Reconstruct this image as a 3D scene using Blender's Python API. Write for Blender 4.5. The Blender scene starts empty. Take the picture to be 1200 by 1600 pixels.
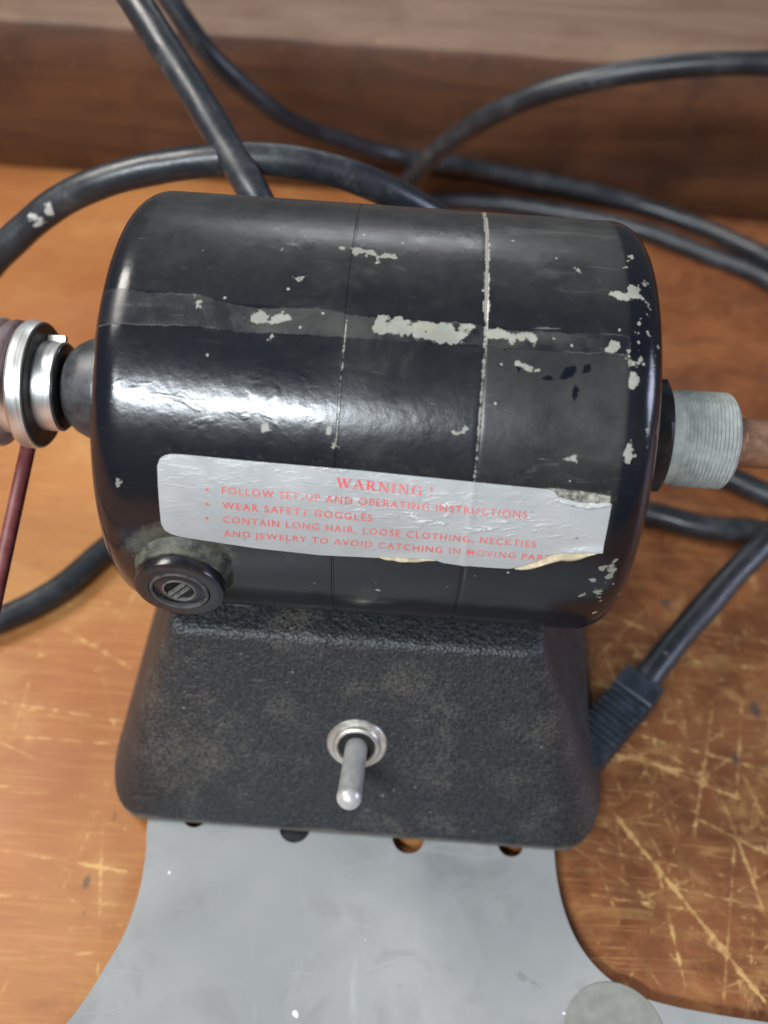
import bpy, bmesh, math, random
import numpy as np
from mathutils import Vector, Matrix, noise as mnoise
random.seed(7)
R_ = math.radians
S = 0.001                      # everything below is written in millimetres
C = bpy.context.scene.collection
scene = bpy.context.scene

# ------------------------------------------------------------------ camera
cam = bpy.data.cameras.new("camera"); camo = bpy.data.objects.new("camera", cam); C.objects.link(camo)
scene.camera = camo
TH, RHO, PSI = R_(48.1), R_(3.44), R_(-0.89)
F = Vector((math.sin(PSI)*math.cos(TH), math.cos(PSI)*math.cos(TH), -math.sin(TH)))
R0 = Vector((math.cos(PSI), -math.sin(PSI), 0)); U0 = R0.cross(F)
RC = math.cos(RHO)*R0 + math.sin(RHO)*U0; UC = -math.sin(RHO)*R0 + math.cos(RHO)*U0
M = Matrix((RC, UC, -F)).transposed().to_4x4()
M.translation = Vector((-0.1, -159.3, 240.7))*S
camo.matrix_world = M
cam.sensor_width = 36; cam.lens = 36*1480/1600
cam.clip_start = 0.01; cam.clip_end = 50
cam.dof.use_dof = True; cam.dof.focus_distance = 0.190; cam.dof.aperture_fstop = 11

# ------------------------------------------------------------------ light of the room
w = bpy.data.worlds.new("World"); scene.world = w; w.use_nodes = True
w.node_tree.nodes["Background"].inputs[0].default_value = (0.86, 0.93, 1.0, 1)
w.node_tree.nodes["Background"].inputs[1].default_value = 0.09

def area(name, loc, aim, sx, sy, power, col):
    l = bpy.data.lights.new(name, 'AREA'); l.shape = 'RECTANGLE'; l.size = sx; l.size_y = sy
    l.energy = power; l.color = col
    o = bpy.data.objects.new(name, l); C.objects.link(o); o.location = loc
    o.rotation_euler = (Vector(aim)-Vector(loc)).to_track_quat('-Z', 'Y').to_euler()
    return o
area("ceiling_lamp", (-0.46, -1.0, 1.06), (0, 0, 0.09), 0.80, 0.13, 30, (0.88, 0.95, 1.0))
area("left_ceiling_lamp", (-1.10, 0.30, 1.45), (0, 0, 0.05), 0.8, 0.6, 33, (1.0, 0.955, 0.89))
area("right_window", (1.7, 0.05, 0.62), (0, 0, 0.06), 0.6, 0.5, 13, (0.70, 0.74, 1.0))
area("far_ceiling_lamp", (-0.10, 2.25, 1.52), (0, 0, 0.1), 0.75, 0.12, 8, (0.93, 0.97, 1.0))

scene.view_settings.view_transform = 'Standard'; scene.view_settings.look = 'None'
scene.view_settings.exposure = 0; scene.view_settings.gamma = 1

# ------------------------------------------------------------------ node helpers
class NT:
    def __init__(s, name):
        s.m = bpy.data.materials.new(name); s.m.use_nodes = True
        s.t = s.m.node_tree; s.b = s.t.nodes["Principled BSDF"]
        s.co = s.n('ShaderNodeTexCoord').outputs['Object']
    def n(s, kind, **kw):
        x = s.t.nodes.new(kind)
        for k, v in kw.items(): setattr(x, k, v)
        return x
    def put(s, sock, v):
        if isinstance(v, bpy.types.NodeSocket): s.t.links.new(v, sock)
        elif isinstance(v, (tuple, list)) and len(v) == 3 and sock.type == 'RGBA': sock.default_value = (*v, 1)
        else: sock.default_value = v
    def math(s, op, a, b=0.0, clamp=False):
        x = s.n('ShaderNodeMath', operation=op, use_clamp=clamp); s.put(x.inputs[0], a); s.put(x.inputs[1], b); return x.outputs[0]
    def map(s, scale=(1,1,1), rot=(0,0,0), loc=(0,0,0), vec=None):
        x = s.n('ShaderNodeMapping'); s.put(x.inputs['Vector'], vec or s.co)
        x.inputs['Scale'].default_value = scale; x.inputs['Rotation'].default_value = rot; x.inputs['Location'].default_value = loc
        return x.outputs[0]
    def noise(s, scale, detail=4, rough=.55, vec=None, dist=0):
        x = s.n('ShaderNodeTexNoise'); s.put(x.inputs['Vector'], vec or s.co)
        x.inputs['Scale'].default_value = scale; x.inputs['Detail'].default_value = detail
        x.inputs['Roughness'].default_value = rough; x.inputs['Distortion'].default_value = dist
        return x.outputs['Fac']
    def step(s, v, a, b, lo=0., hi=1.):
        x = s.n('ShaderNodeMapRange', interpolation_type='SMOOTHSTEP'); s.put(x.inputs[0], v)
        x.inputs[1].default_value = a; x.inputs[2].default_value = b; x.inputs[3].default_value = lo; x.inputs[4].default_value = hi
        return x.outputs[0]
    def mix(s, f, a, b):
        x = s.n('ShaderNodeMix', data_type='RGBA'); s.put(x.inputs[0], f); s.put(x.inputs[6], a); s.put(x.inputs[7], b); return x.outputs[2]
    def attr(s, name):
        return s.n('ShaderNodeAttribute', attribute_name=name).outputs['Fac']
    def bump(s, h, strength=.3, dist=.0003, normal=None):
        x = s.n('ShaderNodeBump'); s.put(x.inputs['Height'], h); x.inputs['Strength'].default_value = strength
        x.inputs['Distance'].default_value = dist
        if normal: s.put(x.inputs['Normal'], normal)
        return x.outputs[0]
    def set(s, **kw):
        for k, v in kw.items(): s.put(s.b.inputs[k.replace('_', ' ')], v)
        return s.m

# ------------------------------------------------------------------ materials
GOUGES = [(64.0, -44.7, 96.3, -91.3, .9), (74.5, -60.3, 77.4, -88.5, .55), (74.5, -21.8, 109.3, -29.8, .6), (71.1, -28.1, 105.2, -40.9, .65), (93.2, 4.6, 116.2, 3.2, .45), (87.1, -45.6, 104.2, -53.9, .6), (67.4, -28.8, 92.6, -33.1, .5), (93.9, -35.8, 100.6, -71.2, .45), (98.0, -7.3, 85.7, -49.2, .4), (106.6, -6.5, 86.0, -90.0, .3), (-107.8, -26.3, -72.3, -29.4, .4), (-93.8, -68.2, -61.2, -71.0, .45), (-90.2, -79.2, -60.0, -79.4, .4), (-96.9, -0.4, -73.7, -12.0, .5), (-104.4, -36.5, -72.3, -36.6, .3), (-95.7, -52.4, -65.8, -52.2, .3), (-85.9, -5.2, -60.8, -58.9, .08), (-69.4, -61.3, -60.7, -100.4, .06), (-85.3, -93.7, -61.8, -90.6, .2), (79.1, -64.9, 101.2, -68.1, .4), (57.6, -68.1, 98.9, -71.4, .3), (100.8, -27.6, 105.9, -45.9, .6)]
def wood_table():
    t = NT("varnished_wood")
    big = t.noise(9, 4, .55)
    grain = t.noise(1.0, 6, .66, t.map((22, 75, 60)), 1.6)
    fine = t.noise(1.0, 4, .6, t.map((45, 800, 300)))
    blot = t.noise(22, 5, .62, None, .5)
    x = t.n('ShaderNodeSeparateXYZ'); t.put(x.inputs[0], t.co)
    col = t.mix(t.step(big, .36, .64), (.275, .095, .028), (.37, .155, .049))
    col = t.mix(t.math('MULTIPLY', t.step(grain, .45, .68), .38), col, (.26, .09, .033))
    col = t.mix(t.math('MULTIPLY', t.step(fine, .46, .7), .3), col, (.46, .235, .08))
    col = t.mix(t.math('MULTIPLY', t.step(blot, .52, .68), .35), col, (.47, .265, .10))
    col = t.mix(t.math('MULTIPLY', t.step(t.noise(1.0, 5, .65, t.map((40, 200, 100), loc=(4, 2, 0)), 1.2), .56, .74), .3), col, (.22, .078, .028))
    # the working side of the bench, at the right front, is worn harder; its redder stain also paints in the shade by base and plate
    wear = t.math('MULTIPLY', t.step(x.outputs[0], .02, .075), t.step(x.outputs[1], .10, .0))
    stain_shade = t.math('MULTIPLY', t.step(blot, .22, .50, .35, 1.), t.step(x.outputs[0], .01, .055))
    col = t.mix(t.math('MULTIPLY', stain_shade, .92), col, t.mix(t.step(t.noise(48, 6, .68, t.map(loc=(1, 5, 2)), .8), .38, .64), (.185, .066, .026), (.098, .032, .0135)))
    mid = t.math('MULTIPLY', t.step(blot, .44, .56), wear)
    wearb = t.math('ADD', t.math('MULTIPLY', wear, .85), .18)
    jit = t.noise(1.0, 3, .6, t.map((260, 260, 1)))
    tot = None
    for i, (ang, al, ac, wd) in enumerate([(6, 3.5, 75, .010), (-13, 4, 60, .011), (-50, 4, 55, .012), (66, 4, 48, .010), (-82, 4, 60, .009), (24, 3, 52, .010), (-32, 4, 70, .009), (40, 9, 130, .014), (-65, 8, 150, .016), (-22, 9, 140, .014), (85, 8, 120, .014)]):
        v = t.noise(1.0, 1, .4, t.map((al, ac, 1), (0, 0, R_(ang)), (i*7.3, i*3.1, i)), .1)
        ln = t.step(t.math('ABSOLUTE', t.math('SUBTRACT', v, .5)), wd, wd*.25)
        ln = t.math('MULTIPLY', ln, t.step(t.noise(26, 4, .65, t.map(loc=(i*2.2, i, 0))), .46, .62))
        tot = ln if tot is None else t.math('MAXIMUM', tot, ln)
    tot = t.math('MULTIPLY', tot, .24)
    worn = t.math('MULTIPLY', t.step(t.noise(95, 7, .72, t.map((.7, 1.2, 1), (0, 0, .5)), 1.0), .52, .68), t.step(t.noise(24, 3, .6), .44, .62))
    sc = t.math('MULTIPLY', t.math('MAXIMUM', tot, t.math('MULTIPLY', worn, .6)), wearb, True)
    gf = t.math('ADD', t.attr('gouge'), t.math('MULTIPLY', t.math('SUBTRACT', jit, .5), 1.9))
    gf = t.math('ADD', gf, t.math('MULTIPLY', t.math('SUBTRACT', blot, .5), 1.3))
    sc = t.math('MAXIMUM', sc, t.math('ADD', t.math('MULTIPLY', t.step(gf, -.12, .30), .62), t.math('MULTIPLY', t.step(gf, -.8, .2), .10)))
    brk2 = t.step(t.noise(120, 6, .75, t.map(loc=(6, 1, 3))), .36, .60, .18, 1.0)
    sc = t.math('MULTIPLY', sc, brk2)
    fuzz = t.math('MULTIPLY', t.step(t.noise(62, 7, .78, t.map(loc=(2, 8, 5)), .5), .50, .70), t.math('MULTIPLY', wear, t.step(x.outputs[0], .06, .11)))
    sc = t.math('MAXIMUM', sc, t.math('MULTIPLY', fuzz, .55))
    col = t.mix(sc, col, (.60, .385, .15))
    spots = t.step(t.noise(60, 3, .5, t.map(loc=(9, 4, 2))), .735, .76)
    spots = t.math('MAXIMUM', spots, t.step(t.math('ADD', t.attr('stain'), t.math('MULTIPLY', t.math('SUBTRACT', jit, .5), 1.5)), -.3, .6))
    col = t.mix(t.math('MULTIPLY', spots, .7), col, (.055, .045, .045))
    rgh = t.math('ADD', t.step(t.noise(30, 4), .3, .7, .36, .50), t.math('MULTIPLY', sc, .2))
    h = t.math('SUBTRACT', t.math('MULTIPLY', fine, .35), t.math('MULTIPLY', sc, .8))
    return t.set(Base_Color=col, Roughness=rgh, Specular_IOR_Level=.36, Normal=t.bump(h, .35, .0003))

def wood_dark(name, a, b, c, rough=.55):
    t = NT(name)
    g = t.noise(1.0, 6, .65, t.map((6, 45, 45)), 1.2)
    g2 = t.noise(28, 5, .65); g3 = t.noise(1.0, 4, .6, t.map((20, 30, 9)))
    col = t.mix(t.step(g, .36, .68), a, b)
    col = t.mix(t.math('MULTIPLY', t.step(g2, .45, .72), .7), col, c)
    col = t.mix(t.math('MULTIPLY', t.step(g3, .55, .75), .3), col, tuple(q*1.5 for q in b))
    fl = t.step(t.noise(130, 3, .5), .70, .74)
    col = t.mix(t.math('MULTIPLY', fl, .3), col, tuple(min(1, q*2.5) for q in b))
    return t.set(Base_Color=col, Roughness=rough, Normal=t.bump(g, .3, .0006))

def housing():
    t = NT("black_gloss_enamel")
    film = t.attr('film'); chip = t.attr('chip'); dark = t.attr('dark'); seam = t.attr('seam'); peel = t.attr('peel')
    n1 = t.noise(900, 6, .65); n2 = t.noise(160, 5, .6); n3 = t.noise(45, 4, .6)
    cm = t.math('ADD', chip, t.math('MULTIPLY', t.math('SUBTRACT', n1, .5), 1.6))
    cm = t.math('ADD', cm, t.math('MULTIPLY', t.math('SUBTRACT', t.noise(420, 4, .55), .53), 4.6))
    chipm = t.step(cm, -.06, .06)
    fl = t.math('MULTIPLY', film, t.step(n2, .2, .75, .55, 1.15), True)
    fl = t.math('MULTIPLY', fl, t.math('SUBTRACT', 1, t.step(t.math('ADD', dark, t.math('MULTIPLY', t.math('SUBTRACT', n1, .5), 1.5)), -.1, .15)), True)
    col = t.mix(fl, (.0045, .0055, .0095), (.034, .034, .033))
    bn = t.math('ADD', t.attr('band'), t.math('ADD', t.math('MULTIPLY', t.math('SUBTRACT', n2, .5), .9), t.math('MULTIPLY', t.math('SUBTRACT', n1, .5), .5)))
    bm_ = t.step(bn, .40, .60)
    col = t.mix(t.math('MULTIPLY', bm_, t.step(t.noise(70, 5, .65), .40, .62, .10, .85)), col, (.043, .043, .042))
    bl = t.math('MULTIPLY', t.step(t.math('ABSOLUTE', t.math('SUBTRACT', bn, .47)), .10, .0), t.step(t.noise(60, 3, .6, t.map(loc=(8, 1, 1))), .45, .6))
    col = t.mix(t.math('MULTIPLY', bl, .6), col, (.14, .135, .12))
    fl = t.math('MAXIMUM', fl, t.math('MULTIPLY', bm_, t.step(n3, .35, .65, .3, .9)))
    # smears and little scuffs
    sm = t.noise(1.0, 5, .7, t.map((60, 260, 260), (.3, 0, .4)), 1.5)
    col = t.mix(t.math('MULTIPLY', t.step(sm, .60, .78), t.math('ADD', t.math('MULTIPLY', fl, .75), .04)), col, (.13, .128, .12))
    sm2 = t.noise(1.0, 6, .75, t.map((45, 70, 70), (.9, .4, -.6), (3, 1, 2)), .8)
    col = t.mix(t.math('MULTIPLY', t.step(sm2, .52, .72), t.math('MULTIPLY', fl, .8)), col, (.075, .073, .068))
    vor = t.n('ShaderNodeTexVoronoi'); t.put(vor.inputs['Vector'], t.co); vor.inputs['Scale'].default_value = 330
    dot = t.math('MULTIPLY', t.math('LESS_THAN', vor.outputs['Distance'], .10), t.math('GREATER_THAN', t.noise(330, 0), .66))
    col = t.mix(t.math('MULTIPLY', dot, .6), col, (.42, .42, .38))
    fine = t.noise(1.0, 3, .6, t.map((90, 900, 900), (.2, .1, -.35)), .4)
    col = t.mix(t.math('MULTIPLY', t.step(fine, .72, .78), .35), col, (.3, .3, .29))
    gm = t.step(t.math('ADD', t.attr('grime'), t.math('MULTIPLY', t.math('SUBTRACT', n1, .5), 1.6)), .25, 1.1)
    col = t.mix(t.math('MULTIPLY', gm, .7), col, (.092, .09, .068))
    prim = t.mix(t.step(n2, .35, .65), (.195, .20, .172), (.26, .266, .24))
    rim = t.math('MULTIPLY', t.step(cm, .34, .0), t.step(n2, .35, .6, .35, .9))
    prim = t.mix(rim, prim, (.17, .16, .125))
    prim = t.mix(t.math('MULTIPLY', t.step(t.noise(260, 4, .6, t.map(loc=(3, 3, 3))), .58, .7), .6), prim, (.26, .23, .17))
    col = t.mix(chipm, col, prim)
    sd = t.step(t.math('ADD', seam, t.math('MULTIPLY', t.math('SUBTRACT', n1, .5), 1.3)), -.05, .1)
    col = t.mix(t.math('MULTIPLY', sd, .85), col, (.31, .305, .27))
    rg = t.math('ADD', t.math('MULTIPLY', fl, .20), t.step(n3, .3, .7, .15, .20))
    rg = t.math('ADD', rg, t.math('MULTIPLY', chipm, .3), True)
    h = t.math('ADD', t.math('MULTIPLY', t.noise(420, 3, .55), .62), t.math('MULTIPLY', t.noise(1100, 2), .10))
    h = t.math('ADD', h, t.math('MULTIPLY', t.math('MULTIPLY', t.step(t.noise(1.0, 2, .5, t.map((170, 260, 260), (.5, 0, .3)), .6), .52, .8), peel), .5))
    h = t.math('SUBTRACT', h, t.math('MULTIPLY', chipm, .55))
    h = t.math('ADD', h, t.math('MULTIPLY', bm_, .3))
    return t.set(Base_Color=col, Roughness=rg, Normal=t.bump(h, .28, .00028), IOR=1.5, Specular_IOR_Level=t.math('SUBTRACT', .5, t.math('MULTIPLY', fl, .15)))

def cast_iron():
    t = NT("black_crackle_cast_paint")
    n1 = t.noise(3000, 3, .6); n2 = t.noise(1450, 3, .6); n3 = t.noise(30, 6, .65); n4 = t.noise(90, 5, .6, t.map(loc=(2, 6, 1)))
    col = t.mix(t.step(n2, .40, .62), (.012, .0135, .016), (.031, .0325, .034))
    x = t.n('ShaderNodeSeparateXYZ'); t.put(x.inputs[0], t.co)
    d = t.math('MULTIPLY', t.step(t.math('ADD', t.math('MULTIPLY', n3, .6), t.math('MULTIPLY', n4, .4)), .50, .62), t.step(n2, .36, .60))
    col = t.mix(t.math('MULTIPLY', d, .75), col, (.088, .078, .066))
    # bare dusty edge along the foot
    foot = t.math('ADD', x.outputs[2], t.math('MULTIPLY', t.math('SUBTRACT', n4, .5), .003))
    col = t.mix(t.math('MULTIPLY', t.step(foot, .0064, .0048), .75), col, (.16, .145, .125))
    sp = t.math('MULTIPLY', t.step(t.noise(650, 2, .5, t.map(loc=(5, 5, 5))), .735, .765), t.step(t.noise(45, 2), .45, .6))
    col = t.mix(t.math('MULTIPLY', sp, .6), col, (.42, .42, .39))
    scr = t.noise(1.0, 2, .5, t.map((60, 700, 60), (0, .5, .8)))
    col = t.mix(t.math('MULTIPLY', t.step(scr, .72, .76), .5), col, (.22, .22, .21))
    vo = t.n('ShaderNodeTexVoronoi', feature='SMOOTH_F1'); t.put(vo.inputs['Vector'], t.co); vo.inputs['Scale'].default_value = 1250; vo.inputs['Smoothness'].default_value = .5
    h = t.math('SUBTRACT', t.math('MULTIPLY', t.noise(520, 3, .6), 1.1), t.math('MULTIPLY', vo.outputs['Distance'], .55))
    return t.set(Base_Color=col, Roughness=t.step(n2, .3, .7, .42, .58), Normal=t.bump(h, .8, .00055))

def plain(name, col, rough, metal=0., var=.25, scale=300, bump=.15, col2=None, dist=.0002, aniso=None):
    t = NT(name)
    v = t.noise(scale, 5, .6) if aniso is None else t.noise(1.0, 4, .6, t.map(aniso))
    c2 = col2 or tuple(min(1, q*(1+var*2)) for q in col)
    c = t.mix(t.step(v, .35, .7), tuple(q*(1-var) for q in col), c2)
    return t.set(Base_Color=c, Roughness=t.step(v, .3, .7, rough*.85, min(1, rough*1.15)), Metallic=metal, Normal=t.bump(v, bump, dist))

def rubber():
    t = NT("black_rubber")
    n = t.noise(75, 6, .7); n2 = t.noise(500, 4, .6)
    col = t.mix(t.step(n, .4, .7), (.014, .016, .020), (.026, .029, .034))
    scuff = t.math('MULTIPLY', t.step(n2, .62, .72), t.step(t.noise(18, 3, .5, t.map(loc=(2.3, .4, 1.1))), .60, .66))
    col = t.mix(scuff, col, (.40, .40, .38))
    for p in ((-97.2, 54.0, 105.8), (-94.0, 54.2, 108.6)):
        ln = t.n('ShaderNodeVectorMath', operation='DISTANCE'); t.put(ln.inputs[0], t.co); ln.inputs[1].default_value = tuple(q*S for q in p)
        sm = t.step(t.math('ADD', ln.outputs['Value'], t.math('MULTIPLY', t.math('SUBTRACT', n2, .5), .006)), .0017, .0009)
        col = t.mix(sm, col, (.42, .41, .38))
    dust = t.math('MULTIPLY', t.step(n2, .45, .7), t.step(n, .5, .68))
    col = t.mix(t.math('MULTIPLY', dust, .35), col, (.16, .155, .145))
    return t.set(Base_Color=col, Roughness=t.step(n, .3, .7, .30, .50), Normal=t.bump(t.math('ADD', n2, n), .22, .0003))

def foil():
    t = NT("silver_foil_print")
    cre = t.attr('crease')
    n = t.noise(1.0, 4, .65, t.map((240, 800, 800), (0, .35, .5)), .8)
    n2 = t.noise(240, 4, .6); n3 = t.noise(60, 3)
    col = t.mix(t.step(n3, .35, .65), (.365, .377, .38), (.425, .436, .44))
    sp = t.math('MULTIPLY', t.step(t.noise(700, 3, .5), .71, .75), .6)
    col = t.mix(sp, col, (.10, .10, .10))
    wn = t.math('MULTIPLY', t.step(n, .5, .66), cre)
    h = t.math('ADD', t.math('MULTIPLY', wn, 1.0), t.math('MULTIPLY', n2, .10))
    col = t.mix(t.math('MULTIPLY', t.step(wn, .34, .62), .65), col, (.78, .79, .80))  # glints on the creases painted in as near-white foil
    return t.set(Base_Color=col, Metallic=.12, Roughness=t.step(n2, .3, .7, .32, .44), Normal=t.bump(h, .6, .0005))

def red_print():
    t = NT("worn_red_print")
    n = t.noise(900, 4, .6)
    n2 = t.noise(90, 3, .6)
    f = t.math('MULTIPLY', t.step(n, .58, .74), t.step(n2, .44, .6, .05, 1.))
    col = t.mix(t.math('MULTIPLY', f, .9), t.mix(t.step(n2, .35, .7), (.66, .085, .085), (.70, .17, .165)), (.60, .55, .56))
    return t.set(Base_Color=col, Roughness=.5)

def plate_paint():
    t = NT("grey_enamel")
    n = t.noise(22, 4, .55); n2 = t.noise(500, 4, .6)
    col = t.mix(t.step(n, .35, .68), (.232, .241, .242), (.285, .292, .288))
    col = t.mix(t.math('MULTIPLY', t.step(t.noise(120, 5, .7), .5, .75), .25), col, (.23, .245, .25))
    st = t.noise(1.0, 4, .6, t.map((90, 30, 50), (0, 0, .6)), .8)
    col = t.mix(t.math('MULTIPLY', t.step(st, .58, .8), .3), col, (.44, .46, .46))
    gr = t.noise(55, 6, .68, t.map(loc=(7, 7, 2)), .6)
    col = t.mix(t.math('MULTIPLY', t.step(gr, .48, .68), .5), col, (.185, .19, .182))
    hair = t.math('ABSOLUTE', t.math('SUBTRACT', t.noise(1.0, 1, .4, t.map((14, 70, 1), (0, 0, .9))), .5))
    col = t.mix(t.math('MULTIPLY', t.math('MULTIPLY', t.step(hair, .008, .002), t.step(gr, .48, .6)), .22), col, (.42, .43, .43))
    dk = t.step(t.noise(130, 2, .5, t.map(loc=(4, 7, 1))), .73, .76)
    col = t.mix(t.math('MULTIPLY', dk, .55), col, (.16, .165, .15))
    wh = t.step(t.noise(170, 2, .5, t.map(loc=(1.5, 2, 8))), .765, .78)
    col = t.mix(wh, col, (.75, .76, .76))
    return t.set(Base_Color=col, Roughness=t.step(n, .3, .7, .30, .40), Normal=t.bump(t.math('ADD', n2, t.math('MULTIPLY', n, 2)), .08, .0003))

def belt_mat():
    t = NT("maroon_belt_rubber")
    n = t.noise(300, 5, .6)
    col = t.mix(t.step(n, .35, .7), (.11, .018, .022), (.15, .042, .045))
    ln = t.n('ShaderNodeVectorMath', operation='DISTANCE'); t.put(ln.inputs[0], t.co); ln.inputs[1].default_value = (-.0874, .004, .101)
    col = t.mix(t.math('MULTIPLY', t.step(ln.outputs['Value'], .016, .012), t.step(n, .25, .55, .45, .9)), col, (.135, .110, .118))
    return t.set(Base_Color=col, Roughness=.45, Normal=t.bump(n, .15, .0002))

MT = dict(table=wood_table(),
    board=wood_dark("dark_stained_wood", (.058, .020, .0075), (.112, .041, .014), (.026, .009, .004)),
    board_top=wood_dark("worn_dusty_wood", (.128, .074, .046), (.172, .108, .070), (.100, .047, .025), .6),
    housing=housing(), cast=cast_iron(), rubber=rubber(), foil=foil(), red=red_print(), plate=plate_paint(),
    boss=plain("dark_grey_boss_paint", (.036, .038, .041), .42, var=.3, scale=260, bump=.25),
    dusty=plain("dusty_black_paint", (.035, .037, .035), .6, var=.4, scale=420, bump=.4, col2=(.105, .105, .075)),
    bakelite=plain("black_bakelite", (.010, .010, .013), .24, var=.3, scale=250, bump=.08),
    bakelite_lit=plain("lit_bakelite_rim", (.05, .052, .05), .45, var=.35, scale=500, bump=.2),  # bakelite lightened to make up for dim light on the cap ring
    bakelite_rim=plain("lit_greyish_bakelite", (.10, .105, .095), .4, var=.3, scale=700, bump=.2),  # lighter copy for hub and slot, brightness put into the colour
    blackmetal=plain("black_oxide_steel", (.012, .012, .013), .38, var=.3, scale=300, bump=.15),
    steel=plain("turned_aluminium", (.76, .765, .75), .36, .85, .08, bump=.12, aniso=(1800, 60, 60), dist=.0001),
    nickel=plain("dull_nickel", (.62, .59, .54), .38, .85, .12, 500, .15),
    lever=plain("satin_nickel_lever", (.50, .50, .475), .36, .45, .06, 500, .08),
    zinc=plain("grey_zinc_thread", (.31, .33, .31), .62, .0, .1, 500, .2),
    steel_refl=plain("steel_with_wood_reflection", (.30, .17, .11), .35, .6, .2, 200, .1),  # steel shaft, brown of the mirrored bench put into its colour
    belt=belt_mat(),
    navy=plain("navy_black_moulded_rubber", (.018, .024, .034), .45, var=.25, scale=300, bump=.1),
    paper=plain("yellowed_paper_back", (.38, .32, .215), .7, var=.25, scale=300, bump=.3),
    glue=plain("old_glue_residue", (.20, .19, .165), .75, var=.6, scale=900, bump=.8, col2=(.36, .34, .29)),
    pad=plain("grey_green_rubber_pad", (.185, .193, .172), .55, var=.06, scale=400, bump=.1),
    hole=plain("black_screw_and_bore_shade", (.003, .003, .003), .75))  # screw head, and the painted shade in the switch bore

# ------------------------------------------------------------------ mesh helpers
def link(name, me, mat=None, parent=None, smooth=True, angle=35):
    o = bpy.data.objects.new(name, me); C.objects.link(o)
    if mat is not None: me.materials.append(MT[mat] if isinstance(mat, str) else mat)
    if smooth:
        me.shade_smooth()
        me.set_sharp_from_angle(angle=R_(angle))
    if parent: o.parent = parent
    return o
def mesh(name, verts, faces, mat=None, parent=None, smooth=True, angle=35, fix=True):
    me = bpy.data.meshes.new(name)
    me.from_pydata([(x*S, y*S, z*S) for x, y, z in verts], [], faces); me.update()
    if fix:
        bm = bmesh.new(); bm.from_mesh(me); bmesh.ops.recalc_face_normals(bm, faces=bm.faces); bm.to_mesh(me); bm.free()
    return link(name, me, mat, parent, smooth, angle)
AX = Vector((0, 0, 96))
def lathe_data(prof, seg=64, origin=(0, 0, 96), axis='x', frame=None):
    """revolve (distance along axis, radius) pairs; frame = (axis, u, v) vectors"""
    if frame is None: frame = dict(x=((1,0,0),(0,-1,0),(0,0,1)), y=((0,-1,0),(1,0,0),(0,0,1)))[axis]
    a, u, v = (Vector(q) for q in frame); o = Vector(origin)
    vs, fs = [], []
    for (d, r) in prof:
        for k in range(seg):
            t = 2*math.pi*k/seg
            vs.append(tuple(o + a*d + u*(r*math.cos(t)) + v*(r*math.sin(t))))
    n = len(prof)
    for i in range(n-1):
        for k in range(seg):
            k2 = (k+1) % seg
            fs.append((i*seg+k, i*seg+k2, (i+1)*seg+k2, (i+1)*seg+k))
    for i in (0, n-1):
        if prof[i][1] > 1e-6: fs.append(tuple(i*seg+k for k in range(seg)))
    return vs, fs
LO, RO = (0, 1.1, 96.6), (0, -.4, 95.55)
def lathe(name, prof, mat, parent, seg=64, angle=35, **kw):
    prof = [(d, max(r, 1e-4)) for d, r in prof]
    v, f = lathe_data(prof, seg, **kw)
    return mesh(name, v, f, mat, parent, True, angle)
def arc(cx, cr, rad, a0, a1, n=8):
    return [(cx + rad*math.cos(R_(a0+(a1-a0)*i/n)), cr + rad*math.sin(R_(a0+(a1-a0)*i/n))) for i in range(n+1)]
def catmull(pts, per=12):
    P = [Vector(p) for p in pts]; P = [2*P[0]-P[1]] + P + [2*P[-1]-P[-2]]
    out = []
    for i in range(1, len(P)-2):
        p0, p1, p2, p3 = P[i-1:i+3]
        t0 = 0; t1 = t0+max((p1-p0).length, 1e-6)**.5; t2 = t1+max((p2-p1).length, 1e-6)**.5; t3 = t2+max((p3-p2).length, 1e-6)**.5
        for k in range(per):
            t = t1+(t2-t1)*k/per
            a1 = p0*((t1-t)/(t1-t0))+p1*((t-t0)/(t1-t0)); a2 = p1*((t2-t)/(t2-t1))+p2*((t-t1)/(t2-t1)); a3 = p2*((t3-t)/(t3-t2))+p3*((t-t2)/(t3-t2))
            b1 = a1*((t2-t)/(t2-t0))+a2*((t-t0)/(t2-t0)); b2 = a2*((t3-t)/(t3-t1))+a3*((t-t1)/(t3-t1))
            out.append(b1*((t2-t)/(t2-t1))+b2*((t-t1)/(t2-t1)))
    out.append(P[-2]); return out
def tube(name, pts, rad, mat, parent=None, seg=18, closed=False, flat=None, wob=0.):
    n = len(pts); vs, fs = [], []
    up = Vector((0.13, 0.2, 1)).normalized(); prev = None
    for i in range(n):
        a = pts[i-1] if (i or closed) else pts[i]; b = pts[(i+1) % n] if (i < n-1 or closed) else pts[i]
        t = (b-a).normalized()
        if flat: u = Vector(flat)
        else:
            u = up if prev is None else prev
            u = (u - t*u.dot(t)).normalized(); prev = u
        v = t.cross(u)
        ru, rv = rad if isinstance(rad, tuple) else (rad, rad)
        if wob:
            w1 = mnoise.noise(pts[i]*.06); w2 = mnoise.noise(pts[i]*.11+Vector((9, 9, 9)))
            ru, rv = ru*(1+wob*w1), rv*(1+wob*w2)
        for k in range(seg):
            q = 2*math.pi*k/seg
            vs.append(tuple(pts[i] + u*(ru*math.cos(q)) + v*(rv*math.sin(q))))
    for i in range(n if closed else n-1):
        j = (i+1) % n
        for k in range(seg):
            k2 = (k+1) % seg
            fs.append((i*seg+k, i*seg+k2, j*seg+k2, j*seg+k))
    if not closed: fs += [tuple(range(seg)), tuple((n-1)*seg+k for k in range(seg))]
    return mesh(name, vs, fs, mat, parent, True, 60)
def tag(o, label=None, cat=None, kind=None, group=None):
    if label: o['label'] = label
    if cat: o['category'] = cat
    if kind: o['kind'] = kind
    if group: o['group'] = group
    return o
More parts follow.
